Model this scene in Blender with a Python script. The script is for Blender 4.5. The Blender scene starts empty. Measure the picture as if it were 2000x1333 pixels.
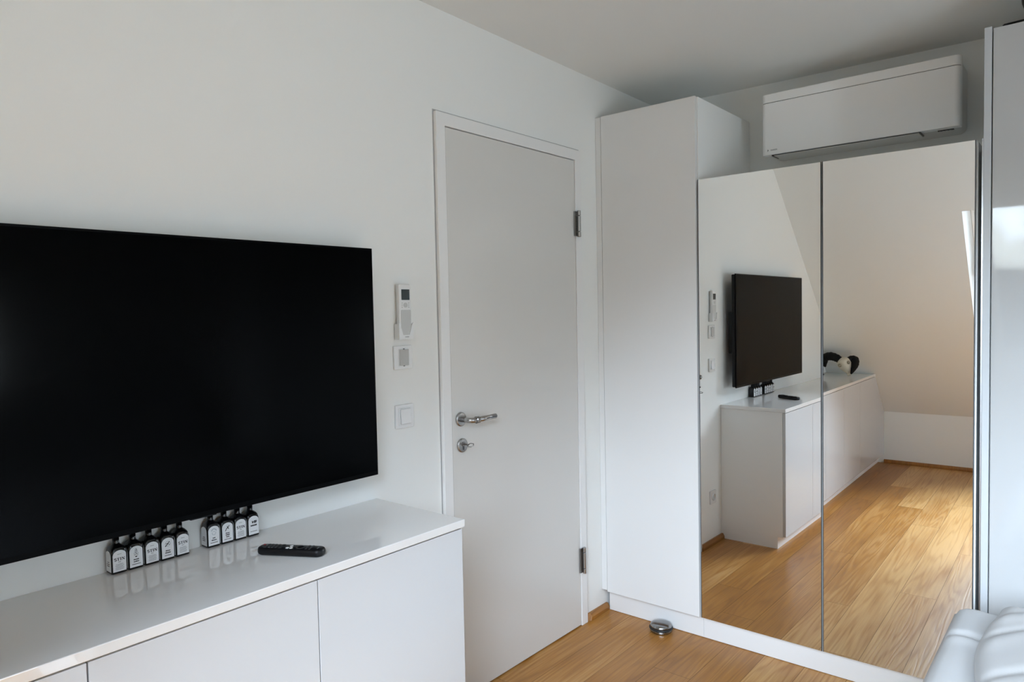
import bpy, bmesh, math, random
from mathutils import Vector, Matrix, noise

random.seed(4)
S = bpy.context.scene
C = S.collection
R = math.radians

# ------------------------------------------------------------------ camera, world, lights, exposure
YAW, PITCH, ROLL = 0.6959, -0.0422, -0.0203
cam_data = bpy.data.cameras.new('camera')
cam_data.sensor_width = 36.0
cam_data.lens = 1382.3 / 2000 * 36.0
cam_data.clip_start = 0.02
cam = bpy.data.objects.new('camera', cam_data)
C.objects.link(cam)
F = Vector((math.cos(YAW) * math.cos(PITCH), math.sin(YAW) * math.cos(PITCH), math.sin(PITCH)))
Rt = Vector((math.sin(YAW), -math.cos(YAW), 0))
Up = Rt.cross(F)
cr, sr = math.cos(ROLL), math.sin(ROLL)
Rt, Up = cr * Rt + sr * Up, -sr * Rt + cr * Up
cm = Matrix.Identity(4)
for i in range(3):
    cm[i][0], cm[i][1], cm[i][2] = Rt[i], Up[i], -F[i]
cm.translation = Vector((0, -1.8454, 1.4607))
cam.matrix_world = cm
S.camera = cam

S.view_settings.view_transform = 'Standard'
S.view_settings.look = 'None'
S.view_settings.gamma = 1
S.view_settings.use_curve_mapping = False
S.view_settings.exposure = 1.50
S.cycles.max_bounces = 14
S.cycles.diffuse_bounces = 8
S.cycles.glossy_bounces = 6
S.cycles.transmission_bounces = 6
S.cycles.sample_clamp_indirect = 6
S.cycles.use_denoising = True
S.cycles.use_adaptive_sampling = False
S.cycles.caustics_reflective = False
S.cycles.caustics_refractive = False

SKY = 13.0
w = bpy.data.worlds.new('overcast_sky')
S.world = w
w.use_nodes = True
nt = w.node_tree
nt.nodes.clear()
wo = nt.nodes.new('ShaderNodeOutputWorld')
bg = nt.nodes.new('ShaderNodeBackground')
tc = nt.nodes.new('ShaderNodeTexCoord')
sep = nt.nodes.new('ShaderNodeSeparateXYZ')
nz = nt.nodes.new('ShaderNodeTexNoise')
nz.inputs['Scale'].default_value = 22
nz.inputs['Detail'].default_value = 6
add = nt.nodes.new('ShaderNodeMath'); add.operation = 'MULTIPLY_ADD'
add.inputs[1].default_value = 0.10
ramp = nt.nodes.new('ShaderNodeValToRGB')          # tree line below, bright overcast above
el = ramp.color_ramp.elements
el[0].position = 0.0; el[0].color = (0.82, 0.94, 1.04, 1)        # pale ground and roofs
el[1].position = 1.0; el[1].color = (0.46, 0.54, 0.66, 1)
for p_, c_ in ((0.04, (0.50, 0.53, 0.53, 1)), (0.125, (0.45, 0.49, 0.50, 1)), (0.155, (0.79, 0.90, 1.08, 1))):
    k_ = el.new(p_); k_.color = c_                                 # tree line, then bright overcast
nt.links.new(tc.outputs['Generated'], sep.inputs[0])
nt.links.new(tc.outputs['Generated'], nz.inputs['Vector'])
nt.links.new(nz.outputs['Fac'], add.inputs[0])
nt.links.new(sep.outputs['Z'], add.inputs[2])
nt.links.new(add.outputs[0], ramp.inputs['Fac'])
nt.links.new(ramp.outputs['Color'], bg.inputs['Color'])
bg.inputs['Strength'].default_value = SKY
nt.links.new(bg.outputs[0], wo.inputs[0])

# ------------------------------------------------------------------ measured layout (metres)
XW = 2.85            # wardrobe front plane
XB = 3.4518          # back wall
XK, ZK, SL = -1.442, 0.4736, 0.982   # knee wall, its height, roof slope
YR = -3.9            # wall opposite the television
LN = math.hypot(1, SL)
def ceil_z(x, y): return 2.572 - 0.0115 * x + 0.0099 * y
XC = XK + (2.572 - ZK) / SL            # where slope meets ceiling
ROOF = Matrix(((0, 1 / LN, -SL / LN, XK), (1, 0, 0, 0), (0, SL / LN, 1 / LN, ZK), (0, 0, 0, 1)))  # local: u=y, v=up slope, w=outward

def portal(name, u0, u1, v0, v1):
    ld = bpy.data.lights.new(name, 'AREA')
    ld.shape = 'RECTANGLE'
    ld.size = abs(u1 - u0); ld.size_y = abs(v1 - v0)
    ld.cycles.is_portal = True
    o = bpy.data.objects.new(name, ld)
    C.objects.link(o)
    m = ROOF @ Matrix.Translation(((u0 + u1) / 2, (v0 + v1) / 2, 0.24))
    o.matrix_world = m            # shines along local -Z = into the room
    return o
V0, V1 = (0.93 - ZK) * LN / SL, (2.06 - ZK) * LN / SL
WIN = [(-2.32, -1.175, V0, V1), (-3.70, -2.62, V0, V1)]
for a in WIN:
    portal('window_daylight', *a)
GW = (0.92, 1.37, 0.72, 1.66)          # unseen gable window, added as fill for the television wall: x0, x1, z0, z1
gp = portal('window_daylight', GW[0], GW[1], GW[2], GW[3])  # daylight portal for the added fill window
gp.matrix_world = Matrix.Translation(((GW[0] + GW[1]) / 2, YR - 0.11, (GW[2] + GW[3]) / 2)) @ Matrix.Rotation(R(90), 4, 'X')

# ------------------------------------------------------------------ materials
def mat(name, col, rough=0.5, metal=0.0, spec=0.5, coat=0.0, coat_rough=0.03, ior=1.5, bump=None, **kw):
    m = bpy.data.materials.new(name)
    m.use_nodes = True
    n = m.node_tree
    b = n.nodes['Principled BSDF']
    b.inputs['Base Color'].default_value = (*col, 1)
    b.inputs['Roughness'].default_value = rough
    b.inputs['Metallic'].default_value = metal
    b.inputs['Specular IOR Level'].default_value = spec
    b.inputs['IOR'].default_value = ior
    b.inputs['Coat Weight'].default_value = coat
    b.inputs['Coat Roughness'].default_value = coat_rough
    for k, v in kw.items():
        b.inputs[k.replace('_', ' ')].default_value = v
    if bump:
        t = n.nodes.new('ShaderNodeTexCoord')
        z = n.nodes.new('ShaderNodeTexNoise')
        z.inputs['Scale'].default_value = bump[0]
        z.inputs['Detail'].default_value = 4
        u = n.nodes.new('ShaderNodeBump')
        u.inputs['Strength'].default_value = bump[1]
        u.inputs['Distance'].default_value = bump[2]
        n.links.new(t.outputs['Object'], z.inputs['Vector'])
        n.links.new(z.outputs['Fac'], u.inputs['Height'])
        n.links.new(u.outputs['Normal'], b.inputs['Normal'])
    return m

M = {}
M['wall'] = mat('wall_paint', (0.85, 0.86, 0.84), 0.85, spec=0.25, bump=(260, 0.12, 0.001))
M['ceiling'] = mat('ceiling_paint', (0.80, 0.81, 0.795), 0.9, spec=0.2, bump=(260, 0.1, 0.001))
M['gloss_white'] = mat('gloss_white_lacquer', (0.77, 0.775, 0.77), 0.16, spec=0.5)
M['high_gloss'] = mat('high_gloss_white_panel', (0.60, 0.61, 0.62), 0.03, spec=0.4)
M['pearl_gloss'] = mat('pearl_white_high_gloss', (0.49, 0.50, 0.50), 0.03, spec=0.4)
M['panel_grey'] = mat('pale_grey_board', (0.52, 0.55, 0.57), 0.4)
M['foil_white'] = mat('white_foil_board', (0.90, 0.91, 0.90), 0.35)
M['worktop'] = mat('polished_white_worktop', (0.80, 0.79, 0.775), 0.012, spec=0.5, ior=2.05)
M['frame_white'] = mat('white_frame_paint', (0.84, 0.84, 0.83), 0.3)
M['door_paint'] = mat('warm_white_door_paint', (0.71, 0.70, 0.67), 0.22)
M['mirror'] = mat('mirror_glass', (0.91, 0.91, 0.895), 0.0, metal=1.0)
M['edge_dark'] = mat('dark_gap_edge', (0.05, 0.055, 0.06), 0.5)
M['alu'] = mat('brushed_aluminium', (0.55, 0.58, 0.62), 0.3, metal=1.0)
M['steel'] = mat('brushed_steel', (0.42, 0.41, 0.40), 0.26, metal=1.0, bump=(400, 0.05, 0.0005))
M['steel_dark'] = mat('dark_polished_steel', (0.30, 0.30, 0.30), 0.18, metal=1.0)
M['rubber'] = mat('black_rubber', (0.012, 0.012, 0.012), 0.6)
M['black_plastic'] = mat('black_plastic', (0.005, 0.005, 0.006), 0.35, spec=0.25)
M['screen'] = mat('television_screen', (0.0008, 0.0009, 0.0011), 0.12, spec=0.5, ior=1.12)
M['bezel'] = mat('television_bezel', (0.001, 0.001, 0.0013), 0.3, spec=0.5, ior=1.15)
M['white_plastic'] = mat('white_plastic', (0.80, 0.81, 0.81), 0.25)
M['grey_plastic'] = mat('grey_plastic', (0.55, 0.56, 0.55), 0.35)
M['sensor'] = mat('sensor_grey', (0.50, 0.50, 0.48), 0.4)
M['lcd'] = mat('dark_lcd', (0.012, 0.022, 0.025), 0.15)
M['print_grey'] = mat('grey_print', (0.22, 0.22, 0.23), 0.6)
M['print_black'] = mat('black_print', (0.01, 0.01, 0.012), 0.6)
M['print_pale'] = mat('pale_print', (0.42, 0.47, 0.52), 0.6)
M['button_white'] = mat('white_button', (0.8, 0.8, 0.8), 0.4)
M['button_red'] = mat('red_button', (0.3, 0.02, 0.03), 0.4)
M['button_grey'] = mat('charcoal_button', (0.035, 0.035, 0.037), 0.4)
M['bottle'] = mat('dark_bottle_glass', (0.004, 0.004, 0.005), 0.06, spec=0.5)
M['label'] = mat('white_paper_label', (0.80, 0.82, 0.84), 0.6)
M['bone'] = mat('pale_bone', (0.66, 0.60, 0.48), 0.6, bump=(60, 0.4, 0.003))
M['bone_dark'] = mat('bone_hollow', (0.28, 0.23, 0.16), 0.8)
M['horn'] = mat('black_horn', (0.004, 0.004, 0.004), 0.6, spec=0.2, bump=(90, 0.6, 0.004))
M['ac_white'] = mat('air_conditioner_plastic', (0.92, 0.92, 0.91), 0.28)
M['ac_body'] = mat('air_conditioner_body', (0.72, 0.71, 0.68), 0.4)
def thin_glass(name):
    m = bpy.data.materials.new(name); m.use_nodes = True
    n = m.node_tree; n.nodes.clear()
    out_ = n.nodes.new('ShaderNodeOutputMaterial'); mx = n.nodes.new('ShaderNodeMixShader')
    tr = n.nodes.new('ShaderNodeBsdfTransparent'); gl = n.nodes.new('ShaderNodeBsdfGlossy'); fz = n.nodes.new('ShaderNodeFresnel')
    tr.inputs[0].default_value = (0.96, 0.98, 0.975, 1); gl.inputs['Roughness'].default_value = 0.0; fz.inputs[0].default_value = 1.45
    n.links.new(fz.outputs[0], mx.inputs[0]); n.links.new(tr.outputs[0], mx.inputs[1]); n.links.new(gl.outputs[0], mx.inputs[2])
    n.links.new(mx.outputs[0], out_.inputs[0])
    return m
M['glass'] = thin_glass('window_glass')
M['linen'] = mat('white_linen', (0.46, 0.455, 0.45), 0.85, spec=0.2, bump=(500, 0.15, 0.001), Sheen_Weight=0.15)
M['bed_cover'] = mat('white_bed_upholstery', (0.60, 0.605, 0.61), 0.6, spec=0.3)

def oak(name, boards=True):
    m = bpy.data.materials.new(name)
    m.use_nodes = True
    n = m.node_tree; L = n.links
    b = n.nodes['Principled BSDF']
    tcn = n.nodes.new('ShaderNodeTexCoord')
    at = n.nodes.new('ShaderNodeAttribute'); at.attribute_name = 'board'
    sp = n.nodes.new('ShaderNodeSeparateColor')
    L.new(at.outputs['Color'], sp.inputs[0])
    comb = n.nodes.new('ShaderNodeCombineXYZ')
    mul = n.nodes.new('ShaderNodeVectorMath'); mul.operation = 'MULTIPLY'
    mul.inputs[1].default_value = (37.0, 19.0, 11.0)
    L.new(sp.outputs[0], comb.inputs[0]); L.new(sp.outputs[1], comb.inputs[1]); L.new(sp.outputs[2], comb.inputs[2])
    L.new(comb.outputs[0], mul.inputs[0])
    av = n.nodes.new('ShaderNodeVectorMath'); av.operation = 'ADD'
    L.new(tcn.outputs['Object'], av.inputs[0]); L.new(mul.outputs[0], av.inputs[1])
    def stretched(sx, sy, scale, detail, rough=0.5, dist=0.0):
        mp = n.nodes.new('ShaderNodeMapping'); mp.inputs['Scale'].default_value = (sx, sy, 1)
        L.new(av.outputs[0], mp.inputs['Vector'])
        z = n.nodes.new('ShaderNodeTexNoise')
        z.inputs['Scale'].default_value = scale; z.inputs['Detail'].default_value = detail
        z.inputs['Roughness'].default_value = rough; z.inputs['Distortion'].default_value = dist
        L.new(mp.outputs[0], z.inputs['Vector'])
        return z.outputs['Fac']
    def math1(op, a, bv, c=None):
        q = n.nodes.new('ShaderNodeMath'); q.operation = op
        for i, v in enumerate((a, bv, c)):
            if v is None: continue
            if isinstance(v, (int, float)): q.inputs[i].default_value = v
            else: L.new(v, q.inputs[i])
        return q.outputs[0]
    rings_src = stretched(0.50, 8.5, 1.0, 2.0, 0.5, 0.10)
    rings = math1('SINE', math1('MULTIPLY', rings_src, 95.0), None)
    rings = math1('MULTIPLY_ADD', rings, 0.5, 0.5)
    rings = math1('POWER', rings, 2.2)
    fibre = stretched(4, 130, 1.0, 3, 0.6)
    blotch = stretched(1.4, 5.0, 1.0, 2, 0.5)
    # tone = board + blotch + rings + fibre
    tone = math1('MULTIPLY_ADD', sp.outputs[0], 0.52, 0.13)
    tone = math1('MULTIPLY_ADD', blotch, 0.66, tone)
    tone = math1('MULTIPLY_ADD', rings, -0.17, tone)
    tone = math1('MULTIPLY_ADD', fibre, 0.52, tone)
    tone = math1('SUBTRACT', tone, 0.37, None)
    cr_ = n.nodes.new('ShaderNodeValToRGB')
    e = cr_.color_ramp.elements
    e[0].position = 0.05; e[0].color = (0.22, 0.080, 0.012, 1)
    e[1].position = 0.95; e[1].color = (0.64, 0.375, 0.14, 1)
    k = e.new(0.5); k.color = (0.38, 0.162, 0.026, 1)
    L.new(tone, cr_.inputs['Fac'])
    L.new(cr_.outputs['Color'], b.inputs['Base Color'])
    rr = math1('MULTIPLY_ADD', fibre, 0.16, 0.29)
    L.new(rr, b.inputs['Roughness'])
    bp = n.nodes.new('ShaderNodeBump'); bp.inputs['Strength'].default_value = 0.25; bp.inputs['Distance'].default_value = 0.001
    hh = math1('MULTIPLY_ADD', rings, -0.6, fibre)
    L.new(hh, bp.inputs['Height']); L.new(bp.outputs['Normal'], b.inputs['Normal'])
    b.inputs['Specular IOR Level'].default_value = 0.55
    return m
M['oak'] = oak('oiled_oak_boards')
M['oak_trim'] = oak('oak_skirting')
M['gap_grey'] = mat('grey_joint', (0.42, 0.42, 0.42), 0.8)
M['floor_gap'] = mat('floor_joint', (0.05, 0.03, 0.015), 0.9)

# ------------------------------------------------------------------ helpers
def link(o, parent=None):
    C.objects.link(o)
    if parent is not None:
        o.parent = parent
    return o

def empty(name, loc=(0, 0, 0), parent=None):
    o = bpy.data.objects.new(name, None)
    o.empty_display_size = 0.05
    o.location = loc
    return link(o, parent)

def thing(name, label, cat, loc=(0, 0, 0), group=None, rz=0.0):
    o = empty(name, loc)
    o.rotation_euler = (0, 0, rz)
    o['label'] = label; o['category'] = cat
    if group: o['group'] = group
    return o

def tag(o, label, cat, group=None):
    o['label'] = label; o['category'] = cat
    if group: o['group'] = group
    return o

def obj(name, bm, m, parent=None, world=True, smooth=False, bevel=0.0, seg=2, angle=35):
    """link bmesh as one object; coordinates in bm are world if world else local to the parent"""
    me = bpy.data.meshes.new(name)
    bmesh.ops.recalc_face_normals(bm, faces=bm.faces)
    if world and parent is not None:
        bm.transform(wmat(parent).inverted())
    if smooth:
        for f in bm.faces: f.smooth = True
    bm.to_mesh(me); bm.free()
    for q in (m if isinstance(m, (list, tuple)) else [m]):
        me.materials.append(q)
    o = bpy.data.objects.new(name, me)
    link(o, parent)
    if bevel:
        md = o.modifiers.new('bevel', 'BEVEL')
        md.width = bevel; md.segments = seg; md.limit_method = 'ANGLE'; md.angle_limit = R(angle)
        md.harden_normals = True
        for f in me.polygons: f.use_smooth = True
        me.set_sharp_from_angle(angle=R(50)) if hasattr(me, 'set_sharp_from_angle') else None
    return o

def wmat(o):
    m = o.matrix_basis.copy()
    p = o.parent
    while p is not None:
        m = p.matrix_basis @ m
        p = p.parent
    return m

def box(bm, x0, x1, y0, y1, z0, z1, mi=0):
    vs = [bm.verts.new((x, y, z)) for x in (x0, x1) for y in (y0, y1) for z in (z0, z1)]
    for q in ((0, 1, 3, 2), (4, 6, 7, 5), (0, 4, 5, 1), (2, 3, 7, 6), (0, 2, 6, 4), (1, 5, 7, 3)):
        f = bm.faces.new([vs[i] for i in q]); f.material_index = mi
    return vs

def bx(*a):
    bm = bmesh.new(); box(bm, *a); return bm

def prism(pts, axis, a0, a1, bm=None, mi=0):
    """extrude a 2-D outline along an axis; pts are the other two coordinates in xyz order"""
    bm = bm or bmesh.new()
    def v(p, a):
        return {'x': (a, p[0], p[1]), 'y': (p[0], a, p[1]), 'z': (p[0], p[1], a)}[axis]
    A = [bm.verts.new(v(p, a0)) for p in pts]; B = [bm.verts.new(v(p, a1)) for p in pts]
    n = len(pts)
    fs = [bm.faces.new(A), bm.faces.new(B[::-1])]
    for i in range(n):
        fs.append(bm.faces.new((A[i], B[i], B[(i + 1) % n], A[(i + 1) % n])))
    for f in fs: f.material_index = mi
    return bm

def lathe(prof, seg=32, bm=None, mtx=None):
    """profile (r,z) turned about z"""
    bm = bm or bmesh.new()
    rings = []
    for r, z in prof:
        if r < 1e-6: rings.append([bm.verts.new((0, 0, z))])
        else: rings.append([bm.verts.new((r * math.cos(2 * math.pi * i / seg), r * math.sin(2 * math.pi * i / seg), z)) for i in range(seg)])
    new = [v for r in rings for v in r]
    for a, b in zip(rings, rings[1:]):
        for i in range(seg):
            j = (i + 1) % seg
            if len(a) == 1 and len(b) == 1: continue
            if len(a) == 1: bm.faces.new((a[0], b[i], b[j]))
            elif len(b) == 1: bm.faces.new((a[i], b[0], a[j]))
            else: bm.faces.new((a[i], b[i], b[j], a[j]))
    for r in (rings[0], rings[-1]):
        if len(r) > 1: bm.faces.new(r)
    if mtx is not None:
        for v in new: v.co = mtx @ v.co
    return bm

def tube(pts, rad, seg=12, bm=None, cap=True):
    """round tube along points; rad number or list"""
    bm = bm or bmesh.new()
    pts = [Vector(p) for p in pts]
    rs = rad if isinstance(rad, (list, tuple)) else [rad] * len(pts)
    rings = []
    up = None
    for i, p in enumerate(pts):
        d = (pts[min(i + 1, len(pts) - 1)] - pts[max(i - 1, 0)]).normalized()
        if up is None:
            up = Vector((0, 0, 1)) if abs(d.z) < 0.9 else Vector((1, 0, 0))
        a = d.cross(up).normalized(); up = a.cross(d).normalized()
        rings.append([bm.verts.new(p + rs[i] * (math.cos(2 * math.pi * k / seg) * a + math.sin(2 * math.pi * k / seg) * up)) for k in range(seg)])
    for a, b in zip(rings, rings[1:]):
        for k in range(seg):
            bm.faces.new((a[k], b[k], b[(k + 1) % seg], a[(k + 1) % seg]))
    if cap:
        bm.faces.new(rings[0]); bm.faces.new(rings[-1][::-1])
    return bm

def rrect(w, h, r, n=5, cx=0.0, cy=0.0):
    out = []
    for sx, sy, a0 in ((1, 1, 0), (-1, 1, 90), (-1, -1, 180), (1, -1, 270)):
        for i in range(n + 1):
            a = R(a0 + 90 * i / n)
            out.append((cx + sx * (w / 2 - r) + r * math.cos(a), cy + sy * (h / 2 - r) + r * math.sin(a)))
    return out

def struct(name, bm, m, parent=None, **kw):
    o = obj(name, bm, m, parent, **kw)
    if parent is None: o['kind'] = 'structure'
    return o

def text_bm(body, size, depth=0.0003, shear=0.0, bold=0.0):
    cu = bpy.data.curves.new('lettering', 'FONT')
    cu.body = body; cu.size = size; cu.extrude = depth / 2; cu.shear = shear; cu.offset = bold
    cu.align_x = 'CENTER'; cu.align_y = 'CENTER'
    cu.resolution_u = 3
    o = bpy.data.objects.new('lettering', cu)
    C.objects.link(o)
    dg = bpy.context.evaluated_depsgraph_get()
    me = bpy.data.meshes.new_from_object(o.evaluated_get(dg))
    bm = bmesh.new(); bm.from_mesh(me)
    bpy.data.objects.remove(o); bpy.data.curves.remove(cu); bpy.data.meshes.remove(me)
    return bm

def merge(bm, other, mtx=None):
    if mtx is not None: other.transform(mtx)
    me = bpy.data.meshes.new('tmp'); other.to_mesh(me); other.free()
    bm.from_mesh(me); bpy.data.meshes.remove(me)
    return bm

# ------------------------------------------------------------------ the room
# floor: boards run along x, 16 cm wide, staggered ends
bm = bmesh.new()
col = bm.loops.layers.color.new('board')
x_lo, x_hi = XK - 0.02, XB + 0.02
known = {1: [2.20, 0.55], 2: [2.52, 0.0], 3: [1.305, -0.55], 4: [2.085, 0.05], 5: [0.475, 2.62], 6: [1.76, -0.2], 7: [0.95], 0: [1.5, -0.3], 8: [2.3, 0.2]}
rb = random.Random(11)
tone_and_sheen = {(5, 0): 0.95, (5, 1): 1.0, (5, 2): 0.9, (6, 0): 1.1, (6, 1): 1.05, (6, 2): 0.95, (7, 0): 1.15, (7, 1): 1.1, (4, 0): 0.95, (4, 1): 0.75, (2, 1): 0.12, (2, 2): 0.50, (1, 2): 0.55, (3, 1): 0.6, (3, 2): 0.60}  # board tones; rows near the skylight lightened to paint in its pale sheen
yy = 0.02; row = -1
def board(x0, x1, y0, y1, c):
    g = 0.0006
    f = bm.faces.new([bm.verts.new(p) for p in ((x0 + g, y0 - g, 0), (x1 - g, y0 - g, 0), (x1 - g, y1 + g, 0), (x0 + g, y1 + g, 0))])
    for l in f.loops: l[col] = c
while yy > YR - 0.02:
    y1 = -0.137 - 0.16 * (row + 1)
    y1 = max(y1, YR - 0.02)
    js = sorted(known.get(row + 0, [rb.uniform(-0.9, 0.4), rb.uniform(1.0, 2.9)]))
    xs = [x_lo] + [j for j in js if x_lo < j < x_hi] + [x_hi]
    for k, (a, b) in enumerate(zip(xs, xs[1:])):
        t = tone_and_sheen.get((row, k), rb.uniform(0.25, 1.0))
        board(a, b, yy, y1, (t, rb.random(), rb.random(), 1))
    yy = y1; row += 1
box(bm, x_lo, x_hi, YR - 0.02, 0.02, -0.06, -0.002, 1)
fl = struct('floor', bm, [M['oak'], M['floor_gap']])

# television wall (y = 0), clipped by the roof slope
zt = 2.62
pts = [(XK - 0.02, -0.06), (XB + 0.12, -0.06), (XB + 0.12, zt), (XK + (zt - ZK) / SL, zt), (XK - 0.02, ZK)]
struct('wall_left', prism(pts, 'y', 0.0, 0.12), M['wall'])
xg0, xg1, zg0, zg1 = GW
bm = prism([(XK - 0.02, -0.06), (XB + 0.12, -0.06), (XB + 0.12, zg0), (XK + (zg0 - ZK) / SL, zg0), (XK - 0.02, ZK)], 'y', YR - 0.12, YR)
prism([(XK + (zg0 - ZK) / SL, zg0), (xg0, zg0), (xg0, zg1), (XK + (zg1 - ZK) / SL, zg1)], 'y', YR - 0.12, YR, bm)
prism([(xg1, zg0), (XB + 0.12, zg0), (XB + 0.12, zg1), (xg1, zg1)], 'y', YR - 0.12, YR, bm)
prism([(XK + (zg1 - ZK) / SL, zg1), (XB + 0.12, zg1), (XB + 0.12, zt), (XK + (zt - ZK) / SL, zt)], 'y', YR - 0.12, YR, bm)
struct('wall_right', bm, M['wall'])
struct('wall_back', bx(XB, XB + 0.12, YR, 0.0, -0.06, zt), M['wall'])
struct('wall_front', bx(XK - 0.12, XK, YR, 0.0, -0.06, ZK + 0.02), M['wall'])
# ceiling, very slightly out of level
bm = bmesh.new()
A = [(XC - 0.03, YR), (XB, YR), (XB, 0.0), (XC - 0.03, 0.0)]
lo = [bm.verts.new((x, y, ceil_z(x, y))) for x, y in A]
hi = [bm.verts.new((x, y, 2.75)) for x, y in A]
bm.faces.new(lo); bm.faces.new(hi)
for i in range(4): bm.faces.new((lo[i], hi[i], hi[(i + 1) % 4], lo[(i + 1) % 4]))
struct('ceiling', bm, M['ceiling'])
# sloping roof with the two window openings
VT = (2.60 - ZK) * LN / SL
bm = bmesh.new()
us = [YR, WIN[1][0], WIN[1][1], WIN[0][0], WIN[0][1], 0.0]
T = 0.26
SPL = 0.045          # the window reveals widen towards the room
for i in range(5):
    u0, u1 = us[i], us[i + 1]
    if i in (1, 3):
        box(bm, u0, u1, -0.0, V0, 0, T); box(bm, u0, u1, V1, VT, 0, T)
    else:
        a = u0 if i == 0 else u0 - SPL
        b = u1 if i == 4 else u1 + SPL
        vs = [bm.verts.new(p) for p in ((u0, 0, 0), (u1, 0, 0), (b, 0, T), (a, 0, T), (u0, VT, 0), (u1, VT, 0), (b, VT, T), (a, VT, T))]
        for q in ((0, 1, 2, 3), (4, 7, 6, 5), (0, 4, 5, 1), (1, 5, 6, 2), (2, 6, 7, 3), (3, 7, 4, 0)): bm.faces.new([vs[k] for k in q])
bmesh.ops.remove_doubles(bm, verts=bm.verts, dist=1e-5)
bm.transform(ROOF)
struct('wall_slope', bm, M['wall'])

def frame_bm(u0, u1, v0, v1, w0, w1, t):
    bm = bmesh.new()
    box(bm, u0, u1, v0, v0 + t, w0, w1); box(bm, u0, u1, v1 - t, v1, w0, w1)
    box(bm, u0, u0 + t, v0 + t, v1 - t, w0, w1); box(bm, u1 - t, u1, v0 + t, v1 - t, w0, w1)
    return bm
for i, (u0, u1, v0, v1) in enumerate(WIN):
    e = empty('window_%d' % (i + 1)); e['kind'] = 'structure'
    e.matrix_basis = ROOF @ Matrix.Translation(((u0 + u1) / 2, v0, 0.15))
    W, H = (u1 - u0) - 2 * SPL * 0.58, (v1 - v0)
    g = 0.002
    obj('window_frame', frame_bm(-W / 2 + g, W / 2 - g, g, H - g, 0.0, 0.06, 0.018), M['frame_white'], e, world=False, bevel=0.004)
    obj('window_sash', frame_bm(-W / 2 + 0.020, W / 2 - 0.020, 0.020, H - 0.020, 0.012, 0.05, 0.024), M['frame_white'], e, world=False, bevel=0.006)
    obj('window_pane', bx(-W / 2 + 0.045, W / 2 - 0.045, 0.045, H - 0.045, 0.032, 0.034), M['glass'], e, world=False)
    obj('window_handle', bx(W / 2 - 0.042, W / 2 - 0.026, H * 0.58, H * 0.68, -0.02, 0.0115), M['alu'], e, world=False, bevel=0.006)

e = empty('window_3', ((GW[0] + GW[1]) / 2, YR - 0.06, GW[2])); e['kind'] = 'structure'  # window added out of view to brighten the television wall
W, H = GW[1] - GW[0], GW[3] - GW[2]
e.matrix_basis = Matrix.Translation(((GW[0] + GW[1]) / 2, YR - 0.02, GW[2])) @ Matrix.Rotation(R(90), 4, 'X')
obj('window_frame', frame_bm(-W / 2 + 0.002, W / 2 - 0.002, 0.002, H - 0.002, 0.0, 0.06, 0.05), M['frame_white'], e, world=False, bevel=0.004)
obj('window_pane', bx(-W / 2 + 0.053, W / 2 - 0.053, 0.053, H - 0.053, 0.032, 0.034), M['glass'], e, world=False)

# oak skirting
def skirting(name, p0, p1, n, bevel_end=False):
    p0, p1, n = Vector(p0), Vector(p1), Vector(n)
    bm = bmesh.new()
    prof = [(0.0005, 0.0005), (0.020, 0.0005), (0.020, 0.016), (0.011, 0.033), (0.0005, 0.033)]
    ln = (p1 - p0).length
    ends = []
    for p, s in ((p0, 1 if bevel_end else 0), (p1, 0)):
        d = (p1 - p0).normalized()
        ends.append([bm.verts.new(p + n * a + Vector((0, 0, b)) + d * (s * (a * 0.9 + b * 0.4))) for a, b in prof])
    A, B = ends
    bm.faces.new(A); bm.faces.new(B[::-1])
    for i in range(5): bm.faces.new((A[i], B[i], B[(i + 1) % 5], A[(i + 1) % 5]))
    return struct(name, bm, M['oak_trim'])
skirting('baseboard_left', (2.708, 0, 0), (XW + 0.0352, 0, 0), (0, -1, 0), True)
skirting('baseboard_left', (1.484, 0, 0), (1.790, 0, 0), (0, -1, 0))
skirting('baseboard_front', (XK, -0.402, 0), (XK, YR, 0), (1, 0, 0))
skirting('baseboard_right', (XK + 0.022, YR, 0), (2.84, YR, 0), (0, 1, 0))

# ------------------------------------------------------------------ the door in the television wall
d = empty('door_1', (2.25, 0, 0)); d['kind'] = 'structure'
FL, FR, FT = 1.7942, 2.704, 2.181
LL, LR, LT = 1.8415, 2.654, 2.1313
bm = bmesh.new()
fr = [(FL, 0.0005), (FL, FT), (FR, FT), (FR, 0.0005), (LR + 0.003, 0.0005), (LR + 0.003, LT + 0.003), (LL - 0.003, LT + 0.003), (LL - 0.003, 0.0005)]
vsf = [bm.verts.new((x, -0.016, z)) for x, z in fr]; vsb = [bm.verts.new((x, -0.0005, z)) for x, z in fr]
for q in ((0, 1, 6, 7), (1, 2, 5, 6), (2, 3, 4, 5)):
    bm.faces.new([vsf[i] for i in q]); bm.faces.new([vsb[i] for i in q][::-1])
for i in range(8): bm.faces.new((vsf[i], vsb[i], vsb[(i + 1) % 8], vsf[(i + 1) % 8]))
obj('door_frame', bm, M['frame_white'], d, bevel=0.0025)
bm = bmesh.new()
box(bm, FL - 0.004, FL - 0.0003, -0.0014, -0.0004, 0.001, FT + 0.0075)
box(bm, FR + 0.0003, FR + 0.003, -0.0014, -0.0004, 0.036, FT + 0.0075)
box(bm, FL - 0.0003, FR + 0.0003, -0.0014, -0.0004, FT + 0.0003, FT + 0.0075)
obj('shadow_gap', bm, M['gap_grey'], d)
obj('door_seal', bx(LL - 0.0028, LR + 0.0028, -0.0022, -0.0006, 0.004, LT + 0.0028), M['edge_dark'], d)
obj('door_leaf', bx(LL, LR, -0.0125, -0.0024, 0.006, LT), M['door_paint'], d, bevel=0.0015)
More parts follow.
